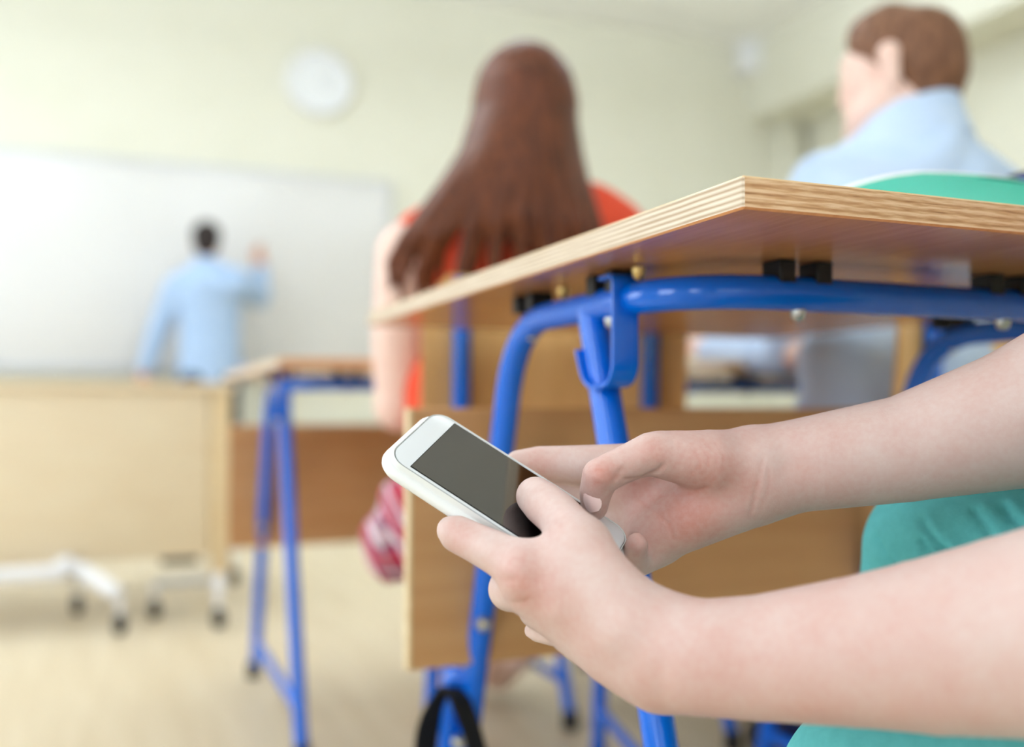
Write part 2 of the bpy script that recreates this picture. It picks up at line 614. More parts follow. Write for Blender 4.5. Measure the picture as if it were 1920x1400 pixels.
def wd(l):
    return [(Vector(p), r) for p, r in l]


# ================================================================== ROOM
fl = struct('floor', box((XL - .2, YB - .2, -.1), (XR + .2, YF + .2, 0)), 'floor')
struct('ceiling', box((XL - .2, YB - .2, ZC), (XR + .2, YF + .2, ZC + .1)), 'ceiling')
struct('wall_front', box((XL - .2, YF, 0), (XR + .2, YF + .2, ZC)), 'wall')
struct('wall_right', box((XR, YB, 0), (XR + .2, YF, ZC)), 'wall')
bm = box((XL - .2, YB - .2, 0), (XR + .2, YB, WIN_Z[0]))
box((XL - .2, YB - .2, WIN_Z[1]), (XR + .2, YB, ZC), bm=bm)
xs = [XL - .2] + [x for w in FILL_WINDOWS for x in w] + [XR + .2]
for a, b in zip(xs[::2], xs[1::2]):
    box((a, YB - .2, WIN_Z[0]), (b, YB, WIN_Z[1]), bm=bm)
struct('wall_back', bm, 'wall')
bm = box((XL - .2, YB, 0), (XL, YF, WIN_Z[0]))
box((XL - .2, YB, WIN_Z[1]), (XL, YF, ZC), bm=bm)
ys = [YB] + [y for w in WINDOWS for y in w] + [YF]
for a, b in zip(ys[::2], ys[1::2]):
    box((XL - .2, a, WIN_Z[0]), (XL, b, WIN_Z[1]), bm=bm)
struct('wall_left', bm, 'wall')
for i, (a, b) in enumerate(WINDOWS + FILL_WINDOWS):  # those in the back wall are unseen, added for fill from behind the camera
    w = tag(empty('window_%d' % (i + 1), (XL - .1, (a + b) / 2, WIN_Z[0]) if i < len(WINDOWS) else ((a + b) / 2, YB - .1, WIN_Z[0]), rz=0 if i < len(WINDOWS) else math.pi / 2), kind='structure')
    hw, hh = (b - a) / 2, WIN_Z[1] - WIN_Z[0]
    bm = bmesh.new()
    for lo, hi in (((-.03, -hw, 0), (.03, -hw + .06, hh)), ((-.03, hw - .06, 0), (.03, hw, hh)), ((-.03, -hw, 0), (.03, hw, .06)), ((-.03, -hw, hh - .06), (.03, hw, hh)), ((-.03, -.03, 0), (.03, .03, hh))):
        box(lo, hi, .004, 1, bm)
    obj('window_frame', bm, 'frame', w)
    for s in (-1, 1):
        obj('pane', box((-.004, min(s * .03, s * (hw - .06)), .06), (.004, max(s * .03, s * (hw - .06)), hh - .06)), 'pane', w)
    obj('window_sill', box((-.05, -hw, -.02), (.18, hw, .01), .004), 'frame', w)
# boxed-in beam along the right wall, pilaster and skirting
struct('trim_1', box((4.63, YB, 2.87), (XR, YF, ZC)), 'wall')
struct('trim_2', box((4.86, YF - .16, 0), (5.04, YF, 2.87), .004), 'wall')
struct('baseboard_front', box((XL, YF - .018, 0), (XR - .24, YF, .09), .003), 'frame')
struct('baseboard_right', box((XR - .018, YB, 0), (XR, YF - .16, .09), .003), 'frame')

# unseen pendant lamps, added as soft fill for the room and the ceiling
for i, (lx, ly) in enumerate([(x, y) for y in (-1.5, 3.6) for x in (-.9, 1.3, 3.3)]):
    t = empty('pendant_lamp', (lx, ly, ZC), 'long white pendant lamp in the %s row %s' % (('rear', 'front')[i // 3], ('nearest the windows', 'over the middle of the room', 'nearest the boxed-in beam')[i % 3]), 'lamp', 'pendant lamps')
    obj('lamp_housing', box((-.08, -.66, -.52), (.08, .66, -.48), .006), 'white', t)
    obj('lamp_diffuser', box((-.07, -.64, -.526), (.07, .64, -.519), .002), 'diffuser', t)
    for yy in (-.5, .5):
        obj('wire', tube([V(0, yy, -.48), V(0, yy, 0)], .003, 8), 'alu', t)
    l = area('lamp_light', (0, 0, -.535), (0, 0, 0), .14, 1.28, FILL_LAMP_W, (.78, .88, 1))
    l.parent = t
    l = area('lamp_uplight', (0, 0, -.465), (math.pi, 0, 0), .14, 1.28, FILL_LAMP_UP[i // 3], (.78, .88, 1))
    l.parent = t

# whiteboard
bx0, bx1, bz0, bz1 = -1.75, 1.73, .86, 2.11
t = empty('whiteboard', (0, YF, bz0), 'wide white dry-erase board on the front wall behind the teacher', 'whiteboard')
obj('board_surface', box((bx0, -.022, 0), (bx1, -.002, bz1 - bz0), .002), 'board', t)
bm = bmesh.new()
for lo, hi in (((bx0 - .02, -.03, -.02), (bx1 + .02, -.002, .004)), ((bx0 - .02, -.03, bz1 - bz0 - .004), (bx1 + .02, -.002, bz1 - bz0 + .02)),
               ((bx0 - .02, -.03, 0), (bx0 + .004, -.002, bz1 - bz0)), ((bx1 - .004, -.03, 0), (bx1 + .02, -.002, bz1 - bz0))):
    box(lo, hi, .003, 1, bm)
obj('board_frame', bm, 'alu', t)
obj('pen_tray', box((bx0 + .4, -.09, -.035), (bx1 - .4, -.002, -.02), .004), 'alu', t)

# clock
c = PY(597, 157, YF)
t = empty('wall_clock', (c.x, YF, c.z), 'round white wall clock above the whiteboard', 'clock')
mx = Matrix.Rotation(math.radians(90), 4, 'X')
obj('clock_rim', lathe([(0, .002), (.212, .002), (.216, .03), (.212, .05), (.2, .055), (.19, .042), (.188, .036)], 48, mx), 'white', t)
obj('clock_face', lathe([(0, .036), (.19, .036), (.19, .03)], 48, mx), 'clockface', t)
for k in range(12):
    a = k * math.pi / 6
    bm = box((-.003, -.039, .15), (.003, -.0355, .172))
    bm.transform(Matrix.Rotation(a, 4, 'Y'))
    obj('hour_mark', bm, 'alu', t)
for nm, L, a, w in (('hour_hand', .085, 2.2, .004), ('minute_hand', .13, .9, .003)):
    bm = box((-w, -.046, -.015), (w, -.042, L), .001, 1)
    bm.transform(Matrix.Rotation(a, 4, 'Y'))
    obj(nm, bm, 'alu', t)

# white box on the wall near the corner
c = PY(1401, 106, YF)
t = empty('wall_speaker', (c.x, YF, c.z), 'small white box speaker high in the far room corner', 'speaker')
obj('housing', box((-.11, -.16, -.16), (.11, -.004, .16), .015, 3), 'white', t)
obj('grille', box((-.09, -.166, -.13), (.09, -.158, .13), .003), 'clockface', t)
obj('bracket', box((-.03, -.03, .15), (.03, 0, .22), .004), 'alu', t)


# ================================================================== DESKS
TT = .018          # tabletop thickness
TR = .0125         # tube radius
DW, DD = .63, .81  # tabletop size
edge_pale = None


def make_desk(x0, y0, zt, label, hook=True, panel=True):
    """Student desk: origin on the floor below the left rear corner (nearest the camera)."""
    t = empty('student_desk', (x0, y0, 0), label, 'desk', 'student desks')
    zu = zt - TT
    # tabletop with its own edge materials
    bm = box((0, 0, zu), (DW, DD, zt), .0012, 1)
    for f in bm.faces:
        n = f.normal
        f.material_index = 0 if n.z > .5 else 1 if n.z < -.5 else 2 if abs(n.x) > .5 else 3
    key = round(zu, 4)
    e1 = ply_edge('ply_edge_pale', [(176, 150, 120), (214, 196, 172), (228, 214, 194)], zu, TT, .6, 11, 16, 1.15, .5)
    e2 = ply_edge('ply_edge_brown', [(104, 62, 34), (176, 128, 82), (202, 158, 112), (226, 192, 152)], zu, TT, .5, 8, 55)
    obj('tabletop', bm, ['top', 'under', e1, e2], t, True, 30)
    zc = zu - .0105 - TR      # frame tube centre height
    xa, xb = .055, .055 + .515
    ya, yk, yl = .145, .284, .443
    # one bent frame: left leg - end rail - long rail - end rail - right leg
    pts = [V(xa + .004, .665, 0.02), V(xa, yl, zc), V(xa, ya, zc), V(xb, ya, zc), V(xb, yl, zc), V(xb + .004, .665, .02)]
    obj('frame_tube', tube(fillet(pts, [.075, .085, .085, .075], 14), TR, 20), 'blue', t)
    for x in (xa, xb):
        obj('leg', tube([V(x, yk, zc), V(x, .06, .02)], TR, 20), 'blue', t)
        obj('foot_bar', tube([V(x, .10, .085), V(x + .003, .62, .085)], TR * .8, 14), 'blue', t)
        for yy in (.665, .06):
            obj('foot_cap', lathe([(0, 0), (.016, 0), (.016, .03), (.0132, .034), (0, .034)], 16, Matrix.Translation((x, yy, 0))), 'black', t)
    # spacers, screws and bolts between top and frame
    for (x, y, ax) in ((.15, ya, 0), (.35, ya, 0), (xa, .25, 1), (xa, .405, 1), (xb, .25, 1), (xb, .405, 1)):
        for s in (-1, 1):
            d = V(.016 * s, 0, 0) if ax == 0 else V(0, .016 * s, 0)
            b2 = V(.007, .011, 0) if ax == 0 else V(.011, .007, 0)
            p = V(x, y, 0) + d
            obj('spacer', box((p.x - b2.x, p.y - b2.y, zc + TR - .006), (p.x + b2.x, p.y + b2.y, zu), .001, 1), 'black', t)
        obj('bolt', lathe(bolt(.0055, .006), 14, axis_mtx(V(x, y, zc - TR - .001), (0, 0, -1))), 'steel', t)
    for (x, y) in ((xa - .004, .33), (xa - .004, .2)):
        obj('screw', lathe(bolt(.005, .007), 14, axis_mtx(V(x, y, zu - .004), (0, 0, -1))), 'brass', t)
    for xx in (xa, xb):
        obj('bolt', lathe(bolt(.008, .009), 14, axis_mtx(V(xx - .002, .529, .395 + (zt - .74)), (-.35, -.94, 0))), 'steel', t)
    if panel:
        z0, z1, yp = zt - .391, zt - .123, .548
        obj('modesty_panel', box((-.02, yp, z0), (.645, yp + .014, z1), .002, 1), ['panel'], t)
        obj('panel_edge', box((-.0215, yp - .0005, z0), (-.0185, yp + .0145, z1)), 'panel_edge', t)
    if hook:
        hx, hy = xa - .0135, .215
        prof = [V(0, hy + .022, zc + TR + .004), V(0, hy + .003, zc + TR + .0045), V(0, hy, zc + TR), V(0, hy, zc - .065), V(0, hy + .048, zc - .066), V(0, hy + .062, zc - .036)]
        pts = [V(hx + .006, p.y, p.z) for p in fillet(prof, [.004, .004, .02, .018], 8)]
        obj('bag_hook', tube(pts, 1, 16, flat=(.0112, .0016, V(1, 0, 0))), 'blue', t)
    return t


c0 = P(1393, 358, .52)
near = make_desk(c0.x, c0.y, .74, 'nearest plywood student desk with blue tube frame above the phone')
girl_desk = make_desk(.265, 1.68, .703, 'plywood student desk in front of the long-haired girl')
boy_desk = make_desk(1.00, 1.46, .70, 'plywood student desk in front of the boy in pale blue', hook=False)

# blue book on the girl's desk
t = empty('exercise_book', (.40, 2.30, .7035), 'thin blue book lying on the long-haired girl\'s desk', 'book', rz=.1)
obj('cover', box((-.1, -.14, 0), (.1, .14, .012), .002), 'bluebook', t)
obj('pages', box((-.097, -.138, .002), (.103, .138, .010)), 'paper', t)

# green notebook: rear edge on the desk, far edge curling up against the pencil case
nb = V(c0.x + .19, c0.y + .02, .74)
t = empty('notebook', nb, 'green notebook with white edge lying near the rear edge of the nearest desk', 'notebook')
NX = [.485, .51, .54, .57, .60, .63, .66, .70, .74, .78, .82]
NZ = [.768, .779, .791, .800, .806, .8085, .810, .8105, .809, .8055, .800]


def nsurf(x, f, up=0):
    z = float(np.interp(x, NX, NZ))
    return V(x, nb.y + .158 * f, .7415 + (z - .7415) * f ** 1.15 + up)


def sheet(x0, x1, f0, f1, top, bot):
    bm = bmesh.new()
    nx, nf = 24, 10
    g = [[[bm.verts.new(nsurf(x0 + (x1 - x0) * i / nx, f0 + (f1 - f0) * k / nf, up) - nb) for i in range(nx + 1)] for k in range(nf + 1)] for up in (top, bot)]
    for k in range(nf):
        for i in range(nx):
            for s_ in (0, 1):
                bm.faces.new((g[s_][k][i], g[s_][k][i + 1], g[s_][k + 1][i + 1], g[s_][k + 1][i]))
    for k in range(nf):
        bm.faces.new((g[0][k][0], g[1][k][0], g[1][k + 1][0], g[0][k + 1][0])); bm.faces.new((g[0][k][nx], g[1][k][nx], g[1][k + 1][nx], g[0][k + 1][nx]))
    for i in range(nx):
        bm.faces.new((g[0][0][i], g[1][0][i], g[1][0][i + 1], g[0][0][i + 1])); bm.faces.new((g[0][nf][i], g[1][nf][i], g[1][nf][i + 1], g[0][nf][i + 1]))
    return bm


obj('pages', sheet(.485, .815, 0, 1, .0026, .0002), 'paper', t)
obj('cover', sheet(.494, .815, 0, .935, .0036, .0027), 'green', t)
obj('cover_mark', tube([nsurf(x, f, .0038) - nb for x, f in ((.645, .86), (.665, .865), (.69, .84), (.71, .81))], [.0004, .0016, .0016, .0005], 8), 'green_mark', t)

pc = P(1945, 340, .93)
t = empty('pencil_case', (pc.x, pc.y, .74), 'navy fabric pencil case on the nearest desk behind the notebook', 'pencil case', rz=.5)
vs, q = organic([([(V(pc.x - .05, pc.y, .775), .033), (V(pc.x + .07, pc.y + .02, .79), .036)], .01), ([(V(pc.x - .055, pc.y, .80), .022), (V(pc.x + .07, pc.y + .02, .835), .026)], .02)], .004)
t.rotation_euler.z = 0
build_net('pouch', vs, q, 'navy', t)
obj('zip', tube([V(-.075, 0, .075), V(-.02, .01, .095), V(.08, .02, .122)], .003, 8), 'dark', t)


# ================================================================== CHAIRS
def make_chair(x, y, label, rz=0):
    """Origin on the floor below the middle of the backrest; faces +Y."""
    t = empty('school_chair', (x, y, 0), label, 'chair', 'school chairs', rz)
    # backrest: slightly curved plywood sheet
    bm = bmesh.new()
    nx, nz = 12, 8
    W2, z0, z1 = .19, .53, .80
    g = []
    for side in (0, 1):
        rows = []
        for k in range(nz + 1):
            row = []
            for i in range(nx + 1):
                u = -1 + 2 * i / nx
                vv = k / nz
                inset = .035 * (max(0, abs(vv - .5) * 2 - .6) / .4) ** 2
                xx = u * (W2 - inset)
                row.append(bm.verts.new((xx, .012 + .03 * (1 - u * u) + side * .010 - .03 * vv, z0 + (z1 - z0) * vv)))
            rows.append(row)
        g.append(rows)
    for s in (0, 1):
        for k in range(nz):
            for i in range(nx):
                f = (g[s][k][i], g[s][k][i + 1], g[s][k + 1][i + 1], g[s][k + 1][i])
                bm.faces.new(f if s == 0 else f[::-1])
    ring = lambda r: [r[0][i] for i in range(nx + 1)] + [r[k][nx] for k in range(1, nz + 1)] + [r[nz][i] for i in range(nx - 1, -1, -1)] + [r[k][0] for k in range(nz - 1, 0, -1)]
    A, B = ring(g[0]), ring(g[1])
    for i in range(len(A)):
        j = (i + 1) % len(A)
        bm.faces.new((A[i], B[i], B[j], A[j]))
    obj('backrest', bm, 'chairply', t)
    # seat
    bm = box((-.19, .02, .425), (.19, .37, .437), .005, 2)
    obj('seat', bm, 'chairply', t)
    for s in (-1, 1):
        pts = [V(s * .135, -.012, .795), V(s * .135, .005, .53), V(s * .14, .045, .412), V(s * .14, .36, .412)]
        obj('back_post', tube(fillet(pts, [.08, .05], 8), .0125, 14), 'blue', t)
        obj('leg', tube([V(s * .14, .10, .412), V(s * .15, -.03, .012)], .0125, 14), 'blue', t)
        obj('leg', tube([V(s * .14, .27, .412), V(s * .15, .36, .012)], .0125, 14), 'blue', t)
        obj('stretcher', tube([V(s * .148, -.005, .09), V(s * .148, .34, .09)], .009, 12), 'blue', t)
        for yy in (-.034, .364):
            obj('foot_cap', lathe([(0, 0), (.015, 0), (.015, .025), (0, .025)], 12, Matrix.Translation((s * .151, yy, 0))), 'black', t)
    obj('crossbar', tube([V(-.15, .22, .405), V(.15, .22, .405)], .009, 12), 'blue', t)
    return t


make_chair(.585, 1.26, 'plywood school chair the long-haired girl sits on', math.radians(-13))
make_chair(1.145, 1.00, 'plywood school chair the boy in pale blue sits on')

# ================================================================== TEACHER'S TABLE on casters
TY = 3.1
t = empty('teacher_table', (0, TY, 0), 'wide pale wood table with front panel on white wheeled feet', 'table')
obj('front_panel', box((-1.15, 0, .174), (.287, .02, .672), .003), 'lightply', t)
obj('tabletop', box((-1.2, -.02, .672), (.36, .62, .694), .004), 'lightply', t)
obj('wood_leg', box((.297, -.01, .10), (.347, .05, .672), .004), 'panel_edge', t)
obj('wood_leg', box((.297, .55, .10), (.347, .61, .672), .004), 'panel_edge', t)
obj('side_rail', box((.302, .05, .55), (.342, .55, .66), .003), 'lightply', t)
sb = PZ(118, 1074, .16) - V(0, TY, 0)
obj('stretcher_bar', tube([V(-1.1, sb.y, .16), sb], .024, 16), 'white', t)
hub = PZ(124, 1066, .165) - V(0, TY, 0)
bm = bmesh.new(); bmesh.ops.create_uvsphere(bm, u_segments=16, v_segments=12, radius=.036, matrix=Matrix.Translation(hub))
obj('joint', bm, 'white', t)
cst = [(225, 1168), (145, 1132), (290, 1140), (410, 1157), (440, 1078)]
ends = []
for i, (a, b) in enumerate(cst):
    p = PZ(a, b, .03) - V(0, TY, 0)
    ends.append(p)
    w = obj('caster', lathe([(0, -.012), (.022, -.012), (.028, -.008), (.028, .008), (.022, .012), (0, .012)], 18, axis_mtx(V(p.x, p.y, .028), (1, .3, 0))), 'dark', t)
    obj('caster_fork', tube(fillet([V(p.x, p.y, .03), V(p.x, p.y + .02, .062), V(p.x, p.y + .015, .10)], .02, 4), .009, 10), 'white', w)
f1 = ends[0] + V(-.005, .02, .075)
obj('foot', tube(fillet([hub + V(.03, 0, 0), (hub + f1) / 2 + V(0, 0, .012), f1], .05, 6), [.022] * 9, 14), 'white', t)
obj('foot', tube([hub + V(0, .02, -.02), ends[1] + V(0, .015, .07)], .014, 12), 'white', t)
obj('foot', tube([V(.322, .01, .105), ends[2] + V(0, .015, .07)], .014, 12), 'alu', t)
obj('foot_cover', box(ends[2] + V(.02, .08, .11), ends[2] + V(.13, .13, .14), .008), 'dark', t)
obj('foot', tube([V(.322, .01, .11), ends[3] + V(0, .015, .07)], .016, 12), 'white', t)
obj('foot', tube([V(.322, .3, .11), ends[4] + V(0, .015, .07)], .012, 12), 'white', t)

# ================================================================== PHONE
SCL = .555
PCEN = P(955, 936, SCL)


def camdir(x, y, z):     # camera axes (right, up, towards camera) -> world
    return (RGT * x + UPV * y - FWD * z).normalized()


ROT = math.radians(4)


def turned(x, y, z):
    return camdir(x * math.cos(ROT) + z * math.sin(ROT), y, z * math.cos(ROT) - x * math.sin(ROT))


PU = turned(.465, .404, -.788)
PVv = turned(.827, -.518, .22)
PVv = (PVv - PU * PVv.dot(PU)).normalized()
PN = -PU.cross(PVv)
if PN.dot(-FWD) < 0: PN = -PN


def ph(a, b, c=0):
    return PCEN + PU * a + PVv * b + PN * c


t = empty('smartphone', PCEN, 'white smartphone with dark screen held in two hands', 'phone')
HW, HL, TH = .0335, .0718, .0072


def rrect(hw, hl, r, n=8):
    out = []
    for cx, cy, a0 in ((hw - r, hl - r, 0), (-hw + r, hl - r, 90), (-hw + r, -hl + r, 180), (hw - r, -hl + r, 270)):
        for k in range(n + 1):
            a = math.radians(a0 + 90 * k / n)
            out.append((cx + r * math.cos(a), cy + r * math.sin(a)))
    return out


def plate(levels):
    """levels: (hw, hl, r, height) rounded rectangles stacked along the phone normal."""
    bm = bmesh.new()
    rings = [[bm.verts.new(PU * x + PVv * y + PN * h) for x, y in rrect(a, b, r)] for a, b, r, h in levels]
    for A, B in zip(rings, rings[1:]):
        for i in range(len(A)):
            j = (i + 1) % len(A)
            bm.faces.new((A[i], A[j], B[j], B[i]))
    bm.faces.new(rings[0][::-1]); bm.faces.new(rings[-1])
    return bm


lv = []
for k in range(9):
    a = -math.pi / 2 + math.pi * k / 8
    s = .004 * (1 - math.cos(a))
    lv.append((HW - s, HL - s, .0145 - s, -TH / 2 + TH / 2 * math.sin(a)))
lv += [(HW - .0045, HL - .0045, .0105, TH / 2 + .0001), (HW - .005, HL - .005, .0102, TH / 2 - .0008)]
obj('phone_case', plate(lv), 'phone', t, True, 35)
obj('bezel', plate([(HW - .0054, HL - .0054, .010, TH / 2 - .001), (HW - .0054, HL - .0054, .010, TH / 2), (HW - .0058, HL - .0058, .0098, TH / 2 + .0003)]), 'bezel', t, True, 35)
obj('seam', plate([(HW - .0046, HL - .0046, .0104, TH / 2 - .001), (HW - .0046, HL - .0046, .0104, TH / 2 - .0006)]), 'gap', t)
b = plate([(.0266, .0505, .0004, TH / 2), (.0266, .0505, .0004, TH / 2 + .0005)])
b.transform(Matrix.Translation(PVv * -.0029))
obj('screen_rim', b, 'rim', t, False)
b = plate([(.0261, .0500, .0003, TH / 2 + .0002), (.0261, .0500, .0003, TH / 2 + .0007)])
b.transform(Matrix.Translation(PVv * -.0029))
obj('screen', b, 'glass', t, False)
obj('home_button', lathe([(0, .0008), (.0048, .0008), (.0055, .0004), (.0055, 0)], 24, Matrix.Translation(PVv * .0600 + PN * (TH / 2 - .0001)) @ PN.to_track_quat('Z', 'Y').to_matrix().to_4x4()), 'bezel', t)

# ================================================================== STUDENT HOLDING THE PHONE
STU = V(.72, .10, 0)
stu = empty('person', STU, 'person in teal trousers whose bare forearms reach in to hold the phone', 'person')
# ---- left arm (near the camera), back of the hand to the viewer
L_groups = [
    (px([(2450, 1120, .37, 240), (2150, 1165, .395, 222), (1920, 1190, .42, 181), (1750, 1210, .434, 155), (1600, 1221, .445, 131), (1430, 1232, .459, 110), (1310, 1232, .468, 101), (1240, 1214, .477, 86)]), .01),
    (px([(1245, 1196, .476, 76), (1155, 1128, .484, 58), (1075, 1085, .492, 50), (985, 1068, .500, 43)]), .010),
    (px([(1235, 1210, .478, 78), (1140, 1148, .488, 58), (1060, 1116, .494, 50), (990, 1102, .503, 42)]), .010),
    (px([(1230, 1226, .480, 78), (1125, 1182, .49, 58), (1035, 1144, .504, 43)]), .010),
    (px([(1240, 1252, .482, 74), (1150, 1220, .492, 58), (1080, 1186, .508, 41)]), .010),
    (px([(1175, 1168, .478, 62), (1124, 1074, .487, 52), (1093, 1024, .498, 48)]), .009),
    (px([(1072, 1042, .497, 40), (1035, 1042, .503, 33), (1000, 1052, .504, 30)]), .010),
]
L_fingers = [
    (px([(1093, 1022, .498, 49), (1046, 965, .523, 43), (1020, 944, .534, 41), (1004, 930, .543, 37)]), .009),
    (px([(985, 1066, .500, 45), (930, 1036, .512, 41), (893, 1018, .520, 37), (858, 1001, .527, 35), (846, 994, .531, 28)]), .008),
    (px([(992, 1106, .503, 44), (957, 1104, .523, 42), (964, 1098, .545, 38), (1010, 1060, .566, 34), (1050, 1030, .575, 28)]), .006),
    (px([(1040, 1146, .505, 40), (1008, 1142, .526, 37), (1018, 1132, .552, 33), (1070, 1100, .566, 30), (1110, 1070, .572, 26)]), .006),
    (px([(1078, 1176, .508, 37), (1040, 1182, .522, 29), (1010, 1183, .532, 21), (997, 1182, .537, 15)]), .005),
]
Lv, Lq = organic(L_groups, .0015, L_fingers, .0022, 3)
# ---- right arm (far), palm to the viewer
R_groups = [
    (px([(2450, 560, .55, 190), (2150, 690, .55, 168), (1920, 781, .56, 129), (1700, 840, .57, 96), (1500, 872, .578, 83), (1425, 885, .58, 82)]), .01),
    (px([(1420, 896, .581, 74), (1370, 930, .577, 66), (1285, 970, .577, 59), (1222, 1006, .580, 49)]), .010),
    (px([(1400, 874, .576, 66), (1330, 866, .566, 57), (1240, 852, .558, 40)]), .008),
    (px([(1410, 892, .588, 64), (1280, 905, .597, 54), (1180, 900, .603, 46)]), .010),
    (px([(1400, 910, .588, 60), (1280, 950, .595, 54), (1200, 960, .600, 46)]), .010),
]
R_fingers = [
    (px([(1262, 853, .560, 42), (1218, 850, .557, 39), (1172, 870, .555, 35), (1126, 892, .553, 35), (1117, 922, .556, 31), (1114, 950, .559, 26)]), .005),
    (px([(1200, 876, .598, 46), (1090, 872, .602, 38), (1010, 868, .606, 32), (972, 868, .608, 25)]), .008),
    (px([(1190, 922, .602, 44), (1090, 925, .612, 38), (1010, 915, .615, 32), (970, 905, .617, 26)]), .008),
    (px([(1200, 975, .600, 42), (1110, 985, .612, 36), (1040, 975, .615, 30)]), .008),
    (px([(1240, 1022, .582, 38), (1200, 1052, .570, 28), (1190, 1040, .560, 24), (1194, 1020, .554, 22)]), .005),
]
Rv, Rq = organic(R_groups, .0015, R_fingers, .0022, 3)


def surf(vs, pxx, pyy):
    """Front-most mesh vertex under a photo pixel."""
    r = (P(pxx, pyy, 1) - CAM)
    r = np.array(r.normalized())
    rel = vs - np.array(CAM)
    tt = rel @ r
    d = np.linalg.norm(rel - tt[:, None] * r, axis=1)
    cand = np.where(d < .003)[0]
    if len(cand) == 0: return np.array(P(pxx, pyy, .55))
    return vs[cand[np.argmin(tt[cand])]]


def bumps(vs, q, items):
    """Push the surface out (+) or in (-) around photo pixels: (px, py, radius, height)."""
    n = vnormals(vs, q)
    dv = np.zeros(len(vs))
    for pxx, pyy, r, h in items:
        c = surf(vs, pxx, pyy)
        dv += h * np.exp(-(np.linalg.norm(vs - c, axis=1) / r) ** 2)
    return vs + n * dv[:, None]


def creases(vs, q, items):
    """Narrow furrows along pixel polylines: (points, width, depth). Returns mesh and the furrow mask."""
    n = vnormals(vs, q)
    dv = np.zeros(len(vs)); msk = np.zeros(len(vs))
    for pts, w, h in items:
        pl = [surf(vs, *p) for p in pts]
        g = np.exp(-(seg_dist(vs, pl) / w) ** 2)
        dv -= h * g
        msk = np.maximum(msk, g)
    return vs + n * dv[:, None], msk


def flush(vs, items):
    f = np.zeros(len(vs))
    for pxx, pyy, r, a in items:
        c = surf(vs, pxx, pyy)
        f += a * np.exp(-(np.linalg.norm(vs - c, axis=1) / r) ** 2)
    return f


Lv = bumps(Lv, Lq, [(960, 1062, .008, .0022), (978, 1112, .008, .002), (1030, 1155, .008, .0015), (1000, 1085, .006, -.0018), (1010, 1130, .006, -.0012),
                    (1095, 1010, .010, .0012), (1045, 965, .007, .0012), (1140, 1190, .012, .001), (1320, 1170, .014, .0012), (905, 1024, .007, .001)])
Lv, Lm = creases(Lv, Lq, [(((1035, 968), (1042, 975), (1045, 984)), .0012, .0004), (((955, 1095), (940, 1092), (930, 1086)), .0016, .0008), (((985, 1135), (970, 1138), (955, 1136)), .0016, .0006)])
Lf = flush(Lv, [(965, 1070, .014, .35), (980, 1115, .014, .3), (850, 995, .012, .3), (1000, 925, .014, .12), (1045, 965, .01, .15), (1090, 1010, .012, .12), (1035, 1160, .02, .3), (1250, 1290, .04, .25), (1600, 1310, .06, .25)]) + Lm * .1
Rv = bumps(Rv, Rq, [(1222, 838, .008, .0018), (1124, 882, .006, .0016), (1170, 900, .006, -.001), (1330, 860, .014, .002), (1330, 960, .016, .001), (1270, 950, .014, -.0015),
                    (1490, 875, .010, -.001), (1450, 850, .008, .0006)])
wr = [(((1440, 860), (1432, 900), (1418, 940), (1412, 970)), .0014, .0004), (((1452, 880), (1446, 920), (1430, 960)), .0012, .0003),
      (((1330, 826), (1352, 850), (1352, 880), (1330, 905), (1300, 915)), .001, .00025), (((1345, 822), (1364, 850), (1362, 885), (1336, 912)), .001, .00025),
      (((1318, 830), (1338, 855), (1336, 880), (1316, 900)), .001, .0002), (((1302, 836), (1320, 858), (1318, 880), (1300, 895)), .001, .0002),
      (((1178, 908), (1205, 905), (1232, 892), (1250, 880)), .0015, .0011), (((1160, 905), (1168, 890), (1176, 882)), .0013, .0007),
      (((1190, 935), (1225, 960), (1248, 990), (1258, 1018)), .001, .0006), (((1185, 915), (1230, 925), (1290, 930), (1330, 922)), .0014, .0005),
      (((1108, 915), (1118, 913), (1128, 916)), .0009, .0004), (((1110, 875), (1120, 870), (1132, 872)), .001, .0003)]
Rv, Rm = creases(Rv, Rq, wr)
Rf = flush(Rv, [(1124, 895, .010, .55), (1222, 835, .010, .35), (1200, 925, .016, .4), (1000, 870, .014, .5), (1080, 900, .02, .2), (1320, 970, .035, .15), (1270, 930, .05, .2), (1200, 1020, .012, .35), (1112, 955, .008, .35),
                (1270, 1000, .02, .35), (1360, 940, .02, .3), (1330, 870, .02, .25), (1540, 890, .03, .2)]) + Rm * .15
# ---- upper arms, neck and head complete the same body (beyond the frame)
el, er = L_groups[0][0][0][0], R_groups[0][0][0][0]
sl_, sr_ = STU + V(-.17, .02, 1.02), STU + V(.17, .02, 1.02)
Bv, Bq = organic([([(el, .044), (el.lerp(sl_, .45), .048), (sl_, .05)], .01), ([(er, .046), (er.lerp(sr_, .45), .048), (sr_, .05)], .01),
                  ([(sl_ + V(.06, 0, .02), .05), (sr_ + V(-.06, 0, .02), .05)], .03), (wd([(STU + V(0, .0, 1.02), .06), (STU + V(0, .05, 1.13), .052)]), .03),
                  (wd([(STU + V(0, .10, 1.20), .08), (STU + V(0, .06, 1.27), .092), (STU + V(0, .11, 1.16), .06)]), .03),
                  (wd([(STU + V(0, .18, 1.205), .012), (STU + V(0, .163, 1.235), .008)]), .01)], .006)


def cut(vs, q, c, d, far, extra=()):
    """Drop the faces beyond the plane (point c, direction d), only within `far` of c."""
    rel = vs - np.array(c)
    bad = (rel @ np.array(d) > 0) & (np.linalg.norm(rel, axis=1) < far)
    keep = ~bad[q].any(1)
    q = q[keep]
    used = np.unique(q)
    mp_ = np.full(len(vs), -1); mp_[used] = np.arange(len(used))
    return vs[used], mp_[q], [e[used] for e in extra]


